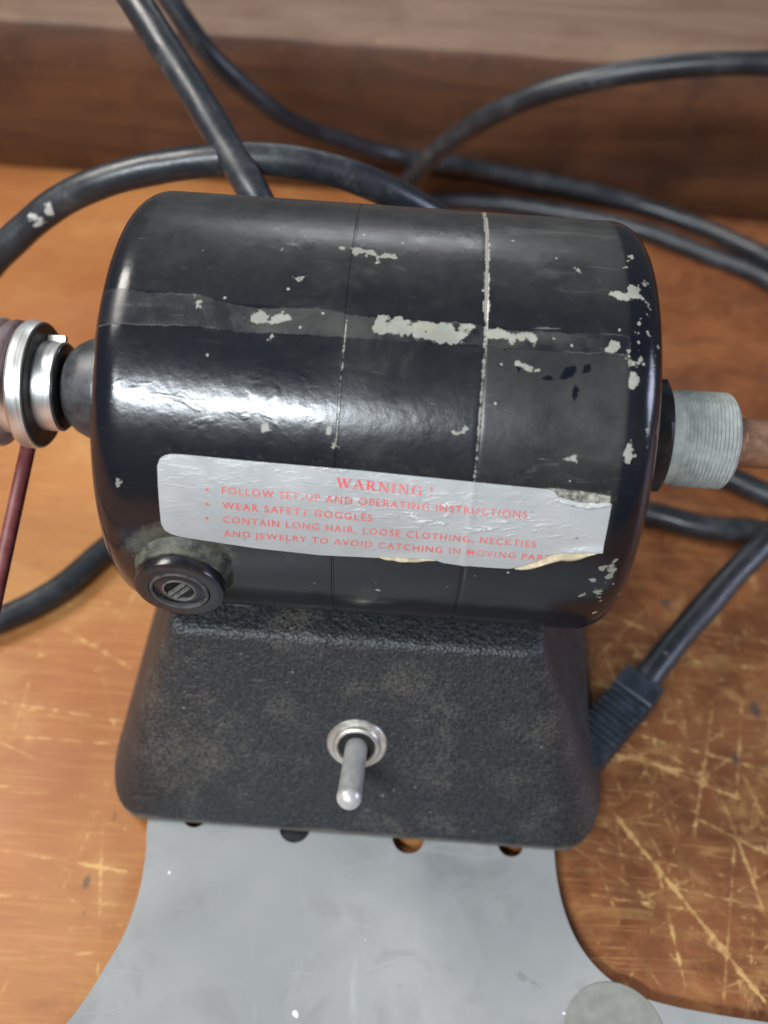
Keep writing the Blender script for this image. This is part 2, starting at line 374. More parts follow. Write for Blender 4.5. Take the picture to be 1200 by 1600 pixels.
def empty(name, loc=(0, 0, 0)):
    o = bpy.data.objects.new(name, None); C.objects.link(o); o.location = Vector(loc)*S; o.empty_display_size = .02; return o

# ------------------------------------------------------------------ bench and back board
def table():
    def lines(lo, a, b, hi, fine):
        l = [lo + (a-lo)*i/14 for i in range(14)] + [a + fine*i for i in range(int((b-a)/fine)+1)]
        return np.array(l + [l[-1] + (hi-l[-1])*i/14 for i in range(1, 15)])
    X = lines(-900, -122, 126, 900, .42); Y = lines(-500, -112, 40, 500, .42)
    gx, gy = np.meshgrid(X, Y); nx, ny = len(X), len(Y)
    co = np.stack([gx.ravel()*S, gy.ravel()*S, np.zeros(nx*ny)], 1)
    i, j = np.meshgrid(np.arange(nx-1), np.arange(ny-1)); k = (j*nx+i).ravel()
    fa = np.stack([k, k+1, k+nx+1, k+nx], 1)
    me = bpy.data.meshes.new("table_top")
    me.vertices.add(nx*ny); me.vertices.foreach_set('co', co.ravel().astype(np.float32))
    me.loops.add(fa.size); me.loops.foreach_set('vertex_index', fa.ravel().astype(np.int32))
    me.polygons.add(len(fa)); me.polygons.foreach_set('loop_start', np.arange(0, fa.size, 4, dtype=np.int32))
    me.update(calc_edges=True); me.validate()
    g = np.full(gx.shape, -3.0); st = np.full(gx.shape, -3.0)
    rs = np.random.RandomState(5)
    marks = list(GOUGES)
    for _ in range(190):                               # the finer web of knife and file marks
        cx = rs.uniform(58, 124); cy = rs.uniform(-108, 12); an = rs.choice([-.3, -.9, 1.3, .25, -1.4, .8, -.15]) + rs.normal(0, .16); ln = rs.gamma(2.0, 6)
        marks.append((cx-ln*math.cos(an), cy-ln*math.sin(an), cx+ln*math.cos(an), cy+ln*math.sin(an), rs.uniform(-.25, .16)))
    for _ in range(46):
        cx = rs.uniform(-120, -55); cy = rs.uniform(-110, 30); an = rs.choice([0., -.08, -.45, 1.4]) + rs.normal(0, .12); ln = rs.gamma(2.0, 7)
        marks.append((cx-ln*math.cos(an), cy-ln*math.sin(an), cx+ln*math.cos(an), cy+ln*math.sin(an), rs.uniform(-.25, .05)))
    for x0, y0, x1, y1, kk in marks:
        L = math.hypot(x1-x0, y1-y0); ux, uy = (x1-x0)/L, (y1-y0)/L
        m = 6
        ia, ib = np.searchsorted(X, [min(x0, x1)-m, max(x0, x1)+m]); ja, jb = np.searchsorted(Y, [min(y0, y1)-m, max(y0, y1)+m])
        sx, sy = gx[ja:jb, ia:ib]-x0, gy[ja:jb, ia:ib]-y0
        u = sx*ux+sy*uy; bow = .004*L*np.sin(u/L*3+kk*9)
        v = np.abs(-sx*uy+sy*ux+bow)
        end = np.minimum(u, L-u)
        w = (.03+.58*kk)*(.9+.12*np.sin(u*.35+kk*40)+.18*np.sin(u*1.3+kk*11)+.15*np.sin(u*2.7+kk*5))
        f = np.minimum(w-v*.9, end*.25)
        g[ja:jb, ia:ib] = np.maximum(g[ja:jb, ia:ib], f)
    for x0, y0, r in ((-70.1, -74.2, 1.0), (-68.5, -82, .4), (-67.3, -57, .6), (109.6, -10.6, 1.6), (100.8, -27, 1.1)):
        st = np.maximum(st, r-np.hypot(gx-x0, (gy-y0)*.5))
    for nm, q in (('gouge', g), ('stain', st)):
        me.attributes.new(nm, 'FLOAT', 'POINT').data.foreach_set('value', q.ravel().astype(np.float32))
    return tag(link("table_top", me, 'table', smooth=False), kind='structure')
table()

def backboard():
    root = empty("wooden_backboard", (0, 264, 0))
    tag(root, "dark brown wooden board standing along the back edge of the bench", "board")
    L, y0, y1, h = 700, 264.0, 420.0, 70.6
    # face with a slightly eased, dented upper edge
    def strip(name, prof, mat):
        vs, fs = [], []; n = 220; m = len(prof)
        for i in range(n+1):
            x = -L+2*L*i/n
            for k, (y, z, wob) in enumerate(prof):
                d = mnoise.noise(Vector((x*.03, k*.2, 1.7)))*wob + mnoise.noise(Vector((x*.15, 4, k)))*wob*.6
                vs.append((x, y-264+d*.5+x*-.0098, z+d))
        for i in range(n):
            for k in range(m-1):
                fs.append((i*m+k, (i+1)*m+k, (i+1)*m+k+1, i*m+k+1))
        return mesh(name, vs, fs, mat, root, True, 50)
    strip("plank_face", [(y0+1.0, .4, 0), (y0, 1.6, .1), (y0, 20, .2), (y0, 45, .2), (y0, h-2.4, .3), (y0+.8, h-.9, .6)], 'board')
    strip("plank_top", [(y0+.8, h-.9, .6), (y0+2.6, h-.1, .4), (y0+30, h, .3), (y0+90, h, .2), (y1, h, 0), (y1, .5, 0)], 'board_top')
backboard()

# ------------------------------------------------------------------ the grinder
G = empty("bench_grinder")
tag(G, "black bench grinder motor on a cast base with grey plate, silver pulley and warning label", "grinder")

CHIPS = [[(17.6, 59.2), (18.2, 59.2), (20.4, 56.4), (22.8, 54.9), (25.2, 55.0), (25.2, 54.5), (22.7, 54.2), (20.0, 55.9)], [(-6.8, 60.7), (-5.3, 65.4), (-1.8, 65.7), (0.7, 64.9), (5.2, 65.0), (11.5, 64.9), (10.0, 60.2), (6.5, 59.6), (5.7, 60.5), (1.2, 59.7), (-1.6, 60.8)], [(14.0, 64.4), (16.8, 64.0), (20.8, 64.0), (23.3, 63.6), (23.1, 61.1), (21.9, 61.4), (21.6, 62.7), (18.9, 60.4), (17.4, 61.6), (14.1, 61.3)], [(35.9, 75.4), (39.1, 77.5), (40.7, 78.6), (44.0, 74.7), (44.2, 73.1), (42.0, 74.5), (40.5, 75.1), (37.9, 74.8)], [(35.3, 61.6), (36.8, 63.1), (38.5, 63.0), (38.1, 60.5), (36.8, 60.1), (35.6, 60.3)], [(39.1, 61.3), (40.0, 62.1), (40.6, 59.1), (39.9, 57.7)], [(40.8, 59.1), (42.3, 59.6), (42.1, 57.6), (40.9, 57.5)], [(40.1, 56.1), (41.6, 56.2), (41.9, 54.3), (40.7, 53.2), (40.0, 54.1)], [(40.0, 40.2), (41.2, 40.6), (42.1, 36.9), (41.2, 35.2), (40.0, 37.4)], [(43.7, 44.6), (44.7, 43.5), (45.0, 39.7), (44.3, 39.0), (43.6, 41.5)], [(-11.4, 85.4), (-10.9, 85.6), (-8.0, 85.3), (-6.1, 83.5), (-3.3, 84.9), (-2.9, 82.9), (-5.8, 82.5), (-6.4, 80.5), (-7.3, 82.3), (-10.2, 83.4), (-10.6, 81.0), (-11.1, 81.2)], [(40.8, 91.5), (41.6, 91.6), (41.3, 85.3), (40.6, 85.2)], [(42.6, 80.6), (43.9, 80.7), (43.6, 76.3), (42.3, 76.6)], [(29.1, 84.4), (31.9, 84.0), (31.1, 82.4), (30.1, 83.3)], [(29.6, 34.8), (31.7, 36.0), (32.0, 35.5), (29.9, 34.4)], [(-28.6, 62.6), (-27.1, 64.9), (-25.3, 64.8), (-24.9, 62.7), (-23.5, 65.6), (-22.2, 65.7), (-21.1, 63.0), (-22.8, 61.6), (-24.5, 60.9), (-26.3, 61.3), (-28.0, 60.8)], [(-39.8, 67.9), (-39.0, 68.0), (-37.8, 65.2), (-38.6, 64.1)], [(-20.9, 74.6), (-19.2, 75.0), (-19.1, 74.2), (-20.7, 73.8)], [(-24.4, 39.2), (-23.4, 39.3), (-23.3, 36.8), (-24.4, 36.7)], [(-12.4, 34.7), (-11.3, 34.8), (-11.3, 33.9), (-12.4, 33.8)], [(-13.2, 38.3), (-12.4, 38.7), (-12.5, 36.1), (-13.4, 36.0)]]
DOTS = [(-50.8, 53.2, 0.5), (-50.8, 21.8, 0.69), (9.5, 39.5, 0.5), (11.8, 40.3, 0.38), (-24.7, 58.1, 0.38), (41.9, 53.8, 0.62), (44.3, 58.1, 0.5), (22.6, 60.2, 0.62), (26.3, 63.3, 0.5), (-13.1, 85.1, 0.38), (-24.2, 83.1, 0.38), (-51.9, 92.6, 0.38), (40.8, 52.7, 0.38)]
rr = random.Random(3)
for _ in range(34):                                   # flaked lower corner of the end bell
    DOTS.append((rr.gauss(42.5, 2.0), rr.uniform(-14, 10), rr.uniform(.15, .55)))
for _ in range(22):
    DOTS.append((rr.uniform(40, 46), rr.uniform(55, 90), rr.uniform(.12, .35)))
for _ in range(10):
    DOTS.append((rr.uniform(-8, 30), rr.uniform(-8, 3), rr.uniform(.12, .3)))
DARK = [[(27.4, 53.3), (29.0, 56.4), (30.7, 56.5), (30.6, 54.2), (28.6, 53.1)], [(31.3, 54.3), (32.0, 56.6), (33.4, 57.4), (33.0, 55.4)], [(29.8, 49.7), (30.6, 52.3), (31.4, 51.1), (30.9, 47.9)], [(24.4, 53.0), (25.6, 54.1), (26.6, 53.2), (25.9, 52.2)], [(17.0, 59.5), (18.2, 59.7), (18.0, 58.3)], [(19.3, 56.4), (20.6, 56.2), (20.4, 54.0)]]
ARC = 45*math.pi/180
def sdf(px, py, poly):                                # signed distance, positive inside
    d = 1e9; ins = False; n = len(poly)
    for i in range(n):
        x1, y1 = poly[i]; x2, y2 = poly[(i+1) % n]
        ex, ey = x2-x1, y2-y1
        t = max(0, min(1, ((px-x1)*ex+(py-y1)*ey)/(ex*ex+ey*ey+1e-9)))
        d = min(d, math.hypot(px-x1-ex*t, py-y1-ey*t))
        if (y1 > py) != (y2 > py) and px < ex*(py-y1)/(ey+1e-12)+x1: ins = not ins
    return d if ins else -d
def prep(polys): 
    out = []
    for P in polys:
        Q = [(x, a*ARC) for x, a in P]
        xs = [q[0] for q in Q]; ys = [q[1] for q in Q]
        out.append((Q, min(xs)-3, max(xs)+3, min(ys)-3, max(ys)+3))
    return out
CH, DK = prep(CHIPS), prep(DARK)
def field(x, y, P):
    v = -3.
    for Q, x0, x1, y0, y1 in P:
        if x0 < x < x1 and y0 < y < y1: v = max(v, sdf(x, y, Q))
    return v
def ss(v, a, b):
    t = max(0, min(1, (v-a)/(b-a))); return t*t*(3-2*t)
SEAM = 14.0
def body(name, prof):
    # angles: fine on the side that faces out, coarse underneath
    angs = []; a = -100.
    while a < 259.9:
        angs.append(a); a += .9 if -30 < a < 125 else 3.
    vs, fs = [], []; at = dict(chip=[], film=[], dark=[], seam=[], peel=[], band=[], grime=[])
    na = len(angs)
    for (x, r) in prof:
        for a in angs:
            wob = 0
            vs.append((x, -r*math.cos(R_(a)), 96+r*math.sin(R_(a))))
            if r > 30:
                y = a*ARC
                c = field(x, y, CH)
                for dx, da, dr in DOTS:
                    if abs(x-dx) < 2.5 and abs(a-da) < 3.5: c = max(c, (dr-math.hypot(x-dx, (a-da)*ARC))*1.2)
                at['chip'].append(max(min(c, .75), -3)); at['dark'].append(field(x, y, DK))
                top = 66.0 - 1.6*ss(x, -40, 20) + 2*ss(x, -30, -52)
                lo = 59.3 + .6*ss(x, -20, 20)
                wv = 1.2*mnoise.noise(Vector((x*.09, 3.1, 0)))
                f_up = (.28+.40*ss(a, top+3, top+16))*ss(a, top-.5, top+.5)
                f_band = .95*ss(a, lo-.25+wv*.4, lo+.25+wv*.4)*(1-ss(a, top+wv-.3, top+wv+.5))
                f_low = .16 + .18*ss(x, -16, -8) if x < SEAM else .80 - .45*ss(a, 45, 20)
                f_low *= 1-ss(a, lo-.2, lo+.2)
                f_low *= ss(a, 0, 24)*.85+.15
                edge = ss(x, 39.5, 40.5)
                fv = max(f_up + .25*(x > SEAM)*ss(a, 75, 100), f_low)
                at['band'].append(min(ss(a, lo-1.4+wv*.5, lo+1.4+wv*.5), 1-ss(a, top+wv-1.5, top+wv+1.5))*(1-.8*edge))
                at['film'].append(fv*(1-edge*.85)*(ss(x, -56, -50)*.8+.2))
                sm = -2
                if 27 < a < 150: sm = (.42 if a > 66 else .24)-abs(x-SEAM)*(.95 if a > 66 else 1.2)+.35*mnoise.noise(Vector((a*.25, 5, 5)))
                if 62 < a < 100 : pass
                if 33 < a < 64: sm = max(sm, .20-abs(x+11.25-(a-50)*.012)*1.5)
                at['seam'].append(sm)
                at['grime'].append(ss(math.hypot(x+40.8, (a+2.5)*ARC), 13.4, 9.6)*(ss(a, -8, 6)) + .8*ss(a, 29.5, 27)*ss(x, 25, 28)*ss(x, 41, 38)*ss(a, 24, 26) + .35*ss(a, 32.5, 30.2)*ss(a, 29, 30)*ss(x, -46, -43)*ss(x, 41, 38))
                at['peel'].append(ss(x, -8, -20)*ss(a, 30, 40)*(1-ss(a, 52, 60)))
            else:
                for k in at: at[k].append(-3. if k in ('chip', 'dark', 'seam') else .1)
    n = len(prof)
    for i in range(n-1):
        for k in range(na):
            k2 = (k+1) % na
            fs.append((i*na+k, i*na+k2, (i+1)*na+k2, (i+1)*na+k))
    fs.append(tuple(range(na))); fs.append(tuple((n-1)*na+k for k in range(na)))
    o = mesh(name, vs, fs, 'housing', G, True, 40)
    for k, v in at.items():
        o.data.attributes.new(k, 'FLOAT', 'POINT').data.foreach_set('value', v)
    return o
RB = 45.0
XL, XR, RF = -57.8, 47.6, 6.8
def rng(a, b, st):
    n = max(1, int(round((b-a)/st))); return [a+(b-a)*i/n for i in range(n+1)]
prof = [(XL, 20.)] + [(XL, 37.)] + arc(XL+RF, RB-RF, RF, 180, 90, 10) + [(x, RB) for x in rng(XL+RF+.6, -11.75, .6)]
prof += [(-11.55, RB-.0), (-11.4, RB-.16), (-11.1, RB-.16), (-10.95, RB)] + [(x, RB) for x in rng(-10.4, SEAM-.75, .55)] + [(SEAM-.42, RB-.03), (SEAM-.25, RB-.22), (SEAM+.1, RB-.25), (SEAM+.1, RB-1.2), (SEAM+.1, 30)]
body("motor_barrel", prof)
prof = [(SEAM+.14, 30), (SEAM+.14, RB-1.2), (SEAM+.16, RB-.25), (SEAM+.4, RB-.08)] + [(x, RB-.05) for x in rng(SEAM+.8, XR-RF-.4, .55)] + arc(XR-RF, RB-RF-.05, RF, 90, 0, 12) + [(XR, 37.), (XR, 20.)]
body("end_bell", prof)

# -- left shaft end: boss, washer, hub, pulley
lathe("shaft_boss", [(-57, 12.6), (-60, 12.4), (-66, 12.0), (-70.3, 11.2), (-72.6, 10.1), (-74.3, 8.6), (-75.2, 7.2), (-75.4, 6.4), (-75.0, 5.6), (-72, 5.5)], 'boss', G, origin=LO)
lathe("washer", [(-75.9, 3.2), (-75.9, 9.3), (-76.1, 9.6), (-76.5, 9.7), (-76.6, 9.4), (-76.6, 3.2)], 'blackmetal', G, origin=LO)
lathe("motor_shaft", [(-60, 3.2), (-112, 3.2), (-113, 2.6), (-113, 0)], 'steel', G, seg=32, origin=LO)
PU = lathe("drive_pulley", [(-76.4, 4), (-76.4, 9.8), (-76.6, 10.1), (-80.9, 10.15), (-81.0, 10.3), (-81.05, 13.7), (-81.4, 14.2), (-82.6, 14.45), (-84.3, 14.5), (-84.9, 14.1), (-85.5, 11.2), (-89.3, 11.2), (-89.9, 14.1), (-90.4, 14.5), (-92.0, 14.5), (-92.4, 14.0), (-92.4, 9.5), (-101, 9.5), (-101.3, 9.2), (-101.3, 4)], 'steel', G, seg=96, origin=LO)
lathe("pulley_face", [(-80.85, 10.2), (-80.85, 13.6), (-81.03, 13.8), (-81.03, 10.2)], 'blackmetal', PU, seg=96, origin=LO)
# little key sticking up beside the flange
def box(name, c, sx, sy, sz, mat, parent, bev=.2, rot=None):
    bm = bmesh.new(); bmesh.ops.create_cube(bm, size=1)
    for v in bm.verts: v.co = Vector((v.co.x*sx, v.co.y*sy, v.co.z*sz))
    bmesh.ops.bevel(bm, geom=list(bm.edges), offset=bev, segments=2, affect='EDGES')
    for v in bm.verts:
        q = v.co if rot is None else rot @ v.co
        v.co = (q+Vector(c))*S
    me = bpy.data.meshes.new(name); bm.to_mesh(me); bm.free()
    return link(name, me, mat, parent, True, 35)
box("shaft_key", (-79.0, 1.1+7.4, 96.6+7.3), 4.2, 2.2, 2.0, 'nickel', PU, .2, Matrix.Rotation(R_(-42), 3, 'X'))

# -- right shaft end: hex nut, threaded bushing, shaft
prof6 = []
vs, fs = [], []
xs = [(47.2, 12.6), (48.0, 13.6), (57.2, 13.6), (58.2, 12.5)]
for x, r in xs:
    for k in range(48):
        t = 2*math.pi*k/48
        hexr = r*(1.0 if r < 13 else min(1.04, .905/max(.2, math.cos((t+.25) % (math.pi/3)-math.pi/6))))
        vs.append((x, -hexr*math.cos(t)+RO[1], RO[2]+hexr*math.sin(t)))
for i in range(3):
    for k in range(48):
        k2 = (k+1) % 48; fs.append((i*48+k, i*48+k2, (i+1)*48+k2, (i+1)*48+k))
fs += [tuple(range(48)), tuple(144+k for k in range(48))]
mesh("hex_collar", vs, fs, 'blackmetal', G, True, 30)
seg = 72; pitch = 0.85; x0, x1 = 61.6, 73.6; sub = 6
vs, fs = [], []
xs = [57.5, 58.4, 59.0, 61.2] + rng(x0, x1, pitch/sub)
for x in xs:
    for k in range(seg):
        t = 2*math.pi*k/seg
        if x < x0-.2: r = 10.6 if x > 58.5 else 10.2
        else:
            ph = ((x-x0)/pitch - k/seg) % 1.0
            tri = abs(ph*2-1)
            r = 10.2 + .78*tri
            r = min(r, 10.2 + .78*ss(x, x0-.2, x0+.8)+.01, 9.6+(x1-x)*1.1)
        vs.append((x, -r*math.cos(t)+RO[1], RO[2]+r*math.sin(t)))
for i in range(len(xs)-1):
    for k in range(seg):
        k2 = (k+1) % seg; fs.append((i*seg+k, i*seg+k2, (i+1)*seg+k2, (i+1)*seg+k))
fs += [tuple(range(seg)), tuple((len(xs)-1)*seg+k for k in range(seg))]
mesh("threaded_bushing", vs, fs, 'zinc', G, True, 60)
lathe("spindle_shaft", [(70, 5.8), (76, 5.8), (76.3, 5.5), (100, 5.5), (101, 5.0), (101, 0)], 'steel_refl', G, seg=40, origin=RO)

# -- brush holder and cap at the lower left
BO = (-40.8, 0, 96-2.4)
BD = dict(frame=((0, -1, -.05), (1, 0, 0), (0, -.05, 1)), origin=BO)
lathe("brush_boss", [(30, 12.4), (42.0, 11.8), (43.6, 10.6), (44.6, 9.9), (45.8, 9.3), (47.2, 9.0), (47.4, 6)], 'dusty', G, **BD)
CAP = lathe("brush_cap", [(46.8, 6), (47.2, 8.2), (47.5, 8.7), (49.1, 8.8), (49.5, 8.65), (49.75, 8.0), (49.8, 7.2), (49.75, 6.1), (49.2, 5.9)], 'bakelite', G, seg=72, **BD)
lathe("cap_ring", [(48.6, 6.0), (49.7, 5.9), (49.95, 5.75), (50.0, 5.45), (49.8, 5.2), (48.8, 5.1)], 'bakelite_lit', CAP, seg=64, **BD)
lathe("cap_recess", [(48.9, 5.15), (49.0, 4.9), (49.5, 3.9), (49.5, 3.45), (49.2, 3.3)], 'bakelite', CAP, seg=48, **BD)
lathe("cap_hub", [(49.0, 3.5), (49.65, 3.4), (49.75, 3.2), (49.6, 2.95), (47.2, 2.7), (47.0, 0)], 'bakelite_rim', CAP, seg=48, **BD)
rot = Matrix.Rotation(R_(-48), 3, 'Y')
for dz in (-.62, .62):
    box("screw_slot_bar", Vector((-40.8, -49.0, 91.1)) + rot @ Vector((0, 0, dz)), 5.3, 1.6, .8, 'bakelite_rim', CAP, .12, rot)

# -- cast base
def rrect(cx, cy, hx, hy, r, ry, n=10):
    out = []
    for (sx, sy, a0) in ((1, -1, -90), (1, 1, 0), (-1, 1, 90), (-1, -1, 180)):
        for i in range(n+1):
            a = R_(a0+90*i/n); out.append((cx+sx*(hx-r)+r*math.cos(a), cy+sy*(hy-ry)+ry*math.sin(a)))
    res = []
    for i, p in enumerate(out):                        # subdivide the straight sides
        q = out[(i+1) % len(out)]; d = math.hypot(q[0]-p[0], q[1]-p[1]); m = max(1, int(d/3.0)) if d > 6 else 1
        res.append((p, q, m, i))
    return out
levels = [(4.0, -4.9, 64.6, 58.8, 11., 19.), (5.6, -4.9, 64.9, 58.9, 11., 19.), (6.6, -4.9, 64.4, 58.5, 10.8, 18.8)]
for i in range(1, 12):
    t = i/11; z = 6.6+(57.2-6.6)*t
    levels.append((z, -4.9-1.9*t, 64.4-(64.4-44.2)*t, 58.5-(58.5-38.0)*t, 10.8-6.3*t**.8, 18.8-13.5*t**.8))
for a in (30, 60, 90):
    q = 2.6
    levels.append((57.2+q*math.sin(R_(a)), -6.8, 44.2-q*(1-math.cos(R_(a))), 38.0-q*(1-math.cos(R_(a))), 4.5-q*.5*(1-math.cos(R_(a))), 5.3-q*.5*(1-math.cos(R_(a)))))
levels.append((59.8, -6.8, 36, 30, 3.0, 3.0))
vs, fs = [], []
loops = []
for (z, cx, hx, hy, r, ry) in levels:
    L = rrect(cx, 0, hx, hy, r, ry); loops.append(L)
    for x, y in L:
        d = .16*mnoise.noise(Vector((x*.12, y*.12, z*.12)))
        vs.append((x+d, y+d, z))
m = len(loops[0])
for i in range(len(levels)-1):
    for k in range(m):
        k2 = (k+1) % m; fs.append((i*m+k, i*m+k2, (i+1)*m+k2, (i+1)*m+k))
fs += [tuple(range(m)), tuple((len(levels)-1)*m+k for k in range(m))]
mesh("cast_base", vs, fs, 'cast', G, True, 50)

# -- toggle switch on the front face of the base
nrm = Vector((0, -.925, .38)).normalized(); ux = Vector((1, 0, 0)); vx = nrm.cross(ux)
TS = empty("toggle_switch", (-5, -47.4, 31.9)); TS.parent = G
def loc(o_prof, name, mat, d=nrm, seg=48, **kw):
    u = Vector((1, 0, 0)); u = (u - d*u.dot(d)).normalized(); v = d.cross(u)
    return lathe(name, o_prof, mat, TS, seg=seg, origin=(0, 0, 0), frame=(d, u, v), **kw)
loc([(-1, 5), (-1, 7.3), (.9, 7.3), (1.25, 7.0), (1.3, 5.9), (1.3, 5.0)], "switch_washer", 'nickel', angle=30)
loc([(.8, 5.9), (2.0, 5.75), (2.45, 5.35), (2.45, 4.75), (2.15, 4.5), (1.7, 4.4)], "switch_bushing", 'nickel', angle=50)
loc([(1.72, 4.42), (1.3, 4.3), (.2, 3.9), (-.2, 3.2), (-.3, 0)], "switch_bore_shade", 'hole', angle=50)  # black floor stands in for the shade inside the bushing
e = R_(15); dl = Vector((-.035, -math.cos(e), math.sin(e))).normalized()
loc([(-1, 2.65), (3, 2.7), (13.4, 2.78), (15.6, 2.78), (16.5, 2.86)] + [(16.9+2.9*math.sin(R_(a)), 2.95*math.cos(R_(a))) for a in range(0, 91, 10)], "switch_lever", 'lever', d=dl, seg=40, angle=60)

# -- grey base plate with holes
def plate():
    cu = bpy.data.curves.new("plate_curve", 'CURVE'); cu.dimensions = '2D'; cu.fill_mode = 'BOTH'; cu.extrude = .8*S; cu.bevel_depth = .25*S; cu.bevel_resolution = 1
    left = [(-57.3, -40), (-57.4, -58.6), (-55.9, -68), (-55.4, -76), (-56.4, -86), (-58.9, -94), (-64.2, -106), (-72, -116), (-84, -124), (-100, -129), (-122, -131)]
    right = [(46.9, -40), (46.9, -59), (47.2, -66), (48.4, -73.4), (50.6, -79.8), (53.8, -84.9), (58.6, -89.3), (65, -92.3), (72, -93.8), (79.6, -94.7), (94.1, -95.8), (122, -97)]
    L = [tuple(v) for v in catmull([(x, y, 0) for x, y in left], 8)]; Rr = [tuple(v) for v in catmull([(x, y, 0) for x, y in right], 8)]
    out = [(p[0], p[1]) for p in L] + [(-126, -135), (-126, -192), (-120, -198), (120, -198), (126, -192), (126, -101)] + [(p[0], p[1]) for p in reversed(Rr)] + [(46.9, 46), (40, 50), (-50, 50), (-57.3, 46)]
    def spl(pts):
        s = cu.splines.new('POLY'); s.points.add(len(pts)-1); s.use_cyclic_u = True
        for q, p in zip(s.points, pts): q.co = (p[0]*S, p[1]*S, 0, 1)
    spl(out)
    for hx, hy, hr in ((-45.7, -57.0, 3.2), (-19.7, -58.1, 4.1), (9.6, -58.5, 4.25), (35.9, -58.2, 3.4)):
        spl([(hx+hr*math.cos(2*math.pi*k/40), hy+hr*math.sin(2*math.pi*k/40)) for k in range(40)])
    tmp = bpy.data.objects.new("tmp", cu); C.objects.link(tmp)
    me = bpy.data.meshes.new_from_object(tmp.evaluated_get(bpy.context.evaluated_depsgraph_get()))
    bpy.data.objects.remove(tmp); bpy.data.curves.remove(cu)
    for v in me.vertices: v.co.z += 2.95*S
    me.name = "base_plate"; me.materials.clear()
    o = link("base_plate", me, 'plate', G, True, 30)
    lathe("screw_head", [(2.2, 4.4), (2.9, 4.4), (3.1, 4.0), (3.1, 0)], 'hole', o, seg=32, origin=(-19.7, -58.1, 0), frame=((0, 0, 1), (1, 0, 0), (0, 1, 0)))
    lathe("round_pad", [(3.6, 11.6), (4.15, 11.7), (4.3, 11.5), (4.32, 0)], 'pad', o, seg=64, origin=(58.4, -101.2, 0), frame=((0, 0, 1), (1, 0, 0), (0, 1, 0)))
    return o
plate()

# -- warning label wrapped on the barrel
def interp(tab, x):
    if x <= tab[0][0]: return tab[0][1]
    for (a, b), (c, d) in zip(tab, tab[1:]):
        if x <= c: return b+(d-b)*(x-a)/(c-a)
    return tab[-1][1]
TOP = [(-43.7, 26.6), (-43.3, 28.3), (-42.5, 29.2), (-41.2, 29.7), (-39, 29.8), (-25.7, 29.35), (-7, 29.0), (9.3, 28.35), (21, 27.9), (27.6, 27.7), (28.6, 27.2), (29.6, 26.1), (31.5, 25.7), (33, 25.3), (35, 25.2), (37, 25.4), (38.9, 25.6), (39.3, 25.2)]
BOT = [(-43.7, 11.0), (-43.3, 9.3), (-42.3, 8.2), (-40.5, 7.4), (-38.1, 7.0), (-25.9, 5.3), (-13.6, 4.5), (-8, 4.8), (-3.4, 5.0), (-2.2, 5.6), (0, 5.9), (3, 6.2), (7, 6.2), (8.6, 5.7), (10, 4.9), (13, 4.5), (18, 4.4), (22.5, 4.5), (23.8, 5.0), (27, 7.2), (29.5, 9.6), (32, 11.2), (35.5, 11.8), (39.3, 12.2)]
def onbarrel(x, a, lift): return (x, -(RB+lift)*math.cos(R_(a)), 96+(RB+lift)*math.sin(R_(a)))
def lab_lift(x, a):
    l = .07
    l += .16*math.exp(-((x-SEAM)/.5)**2)                                     # ridge over the seam
    t, b = interp(TOP, x), interp(BOT, x)
    l += .55*ss(x, 28, 31)*math.exp(-((t-a)/.7)**2)*(1-.35*ss(x, 36, 39))      # lifted torn edge, upper right
    l += .55*ss(x, 30, 35)*math.exp(-((a-b)/1.4)**2)
    l += .40*math.exp(-((x-3)/4.5)**2)*math.exp(-((a-b)/.9)**2)
    z = math.exp(-((a-(20.5-.12*(x-2)))/3.2)**2)*math.exp(-((x-8)/16)**2)
    l += z*.05*(.5+mnoise.noise(Vector((x*.45+a*.5, a*.9-x*.05, 2.2))))
    l += .03*mnoise.noise(Vector((x*.2, a*.3, 7)))
    return max(l, .05)
cols = rng(-43.7, 39.3, .5); rows = 40
vs, fs, cre = [], [], []
for x in cols:
    t, b = interp(TOP, x), interp(BOT, x)
    jag = .18*mnoise.noise(Vector((x*1.3, 1, 1)))*ss(x, 26, 30)
    for j in range(rows+1):
        a = b+(t+jag-b)*j/rows
        vs.append(onbarrel(x, a, lab_lift(x, a)))
        cre.append(min(1, .12 + .95*math.exp(-((a-(20.0-.13*(x-2)))/3.0)**2)*math.exp(-((x-9)/17)**2) + .7*ss(x, 27, 30)*math.exp(-((t-a)/1.2)**2) + .5*math.exp(-((t-a)/1.2)**2)*math.exp(-((x+12)/14)**2)))
for i in range(len(cols)-1):
    for j in range(rows):
        k = i*(rows+1)+j; fs.append((k, k+rows+1, k+rows+2, k+1))
LB = mesh("warning_label", vs, fs, 'foil', G, True, 60)
LB.data.attributes.new('crease', 'FLOAT', 'POINT').data.foreach_set('value', cre)
def patch(name, f, n, m, mat, parent, angle=60):
    vs = [f(i/n, j/m) for i in range(n+1) for j in range(m+1)]
    fs = [(i*(m+1)+j, (i+1)*(m+1)+j, (i+1)*(m+1)+j+1, i*(m+1)+j+1) for i in range(n) for j in range(m)]
    return mesh(name, vs, fs, mat, parent, True, angle)
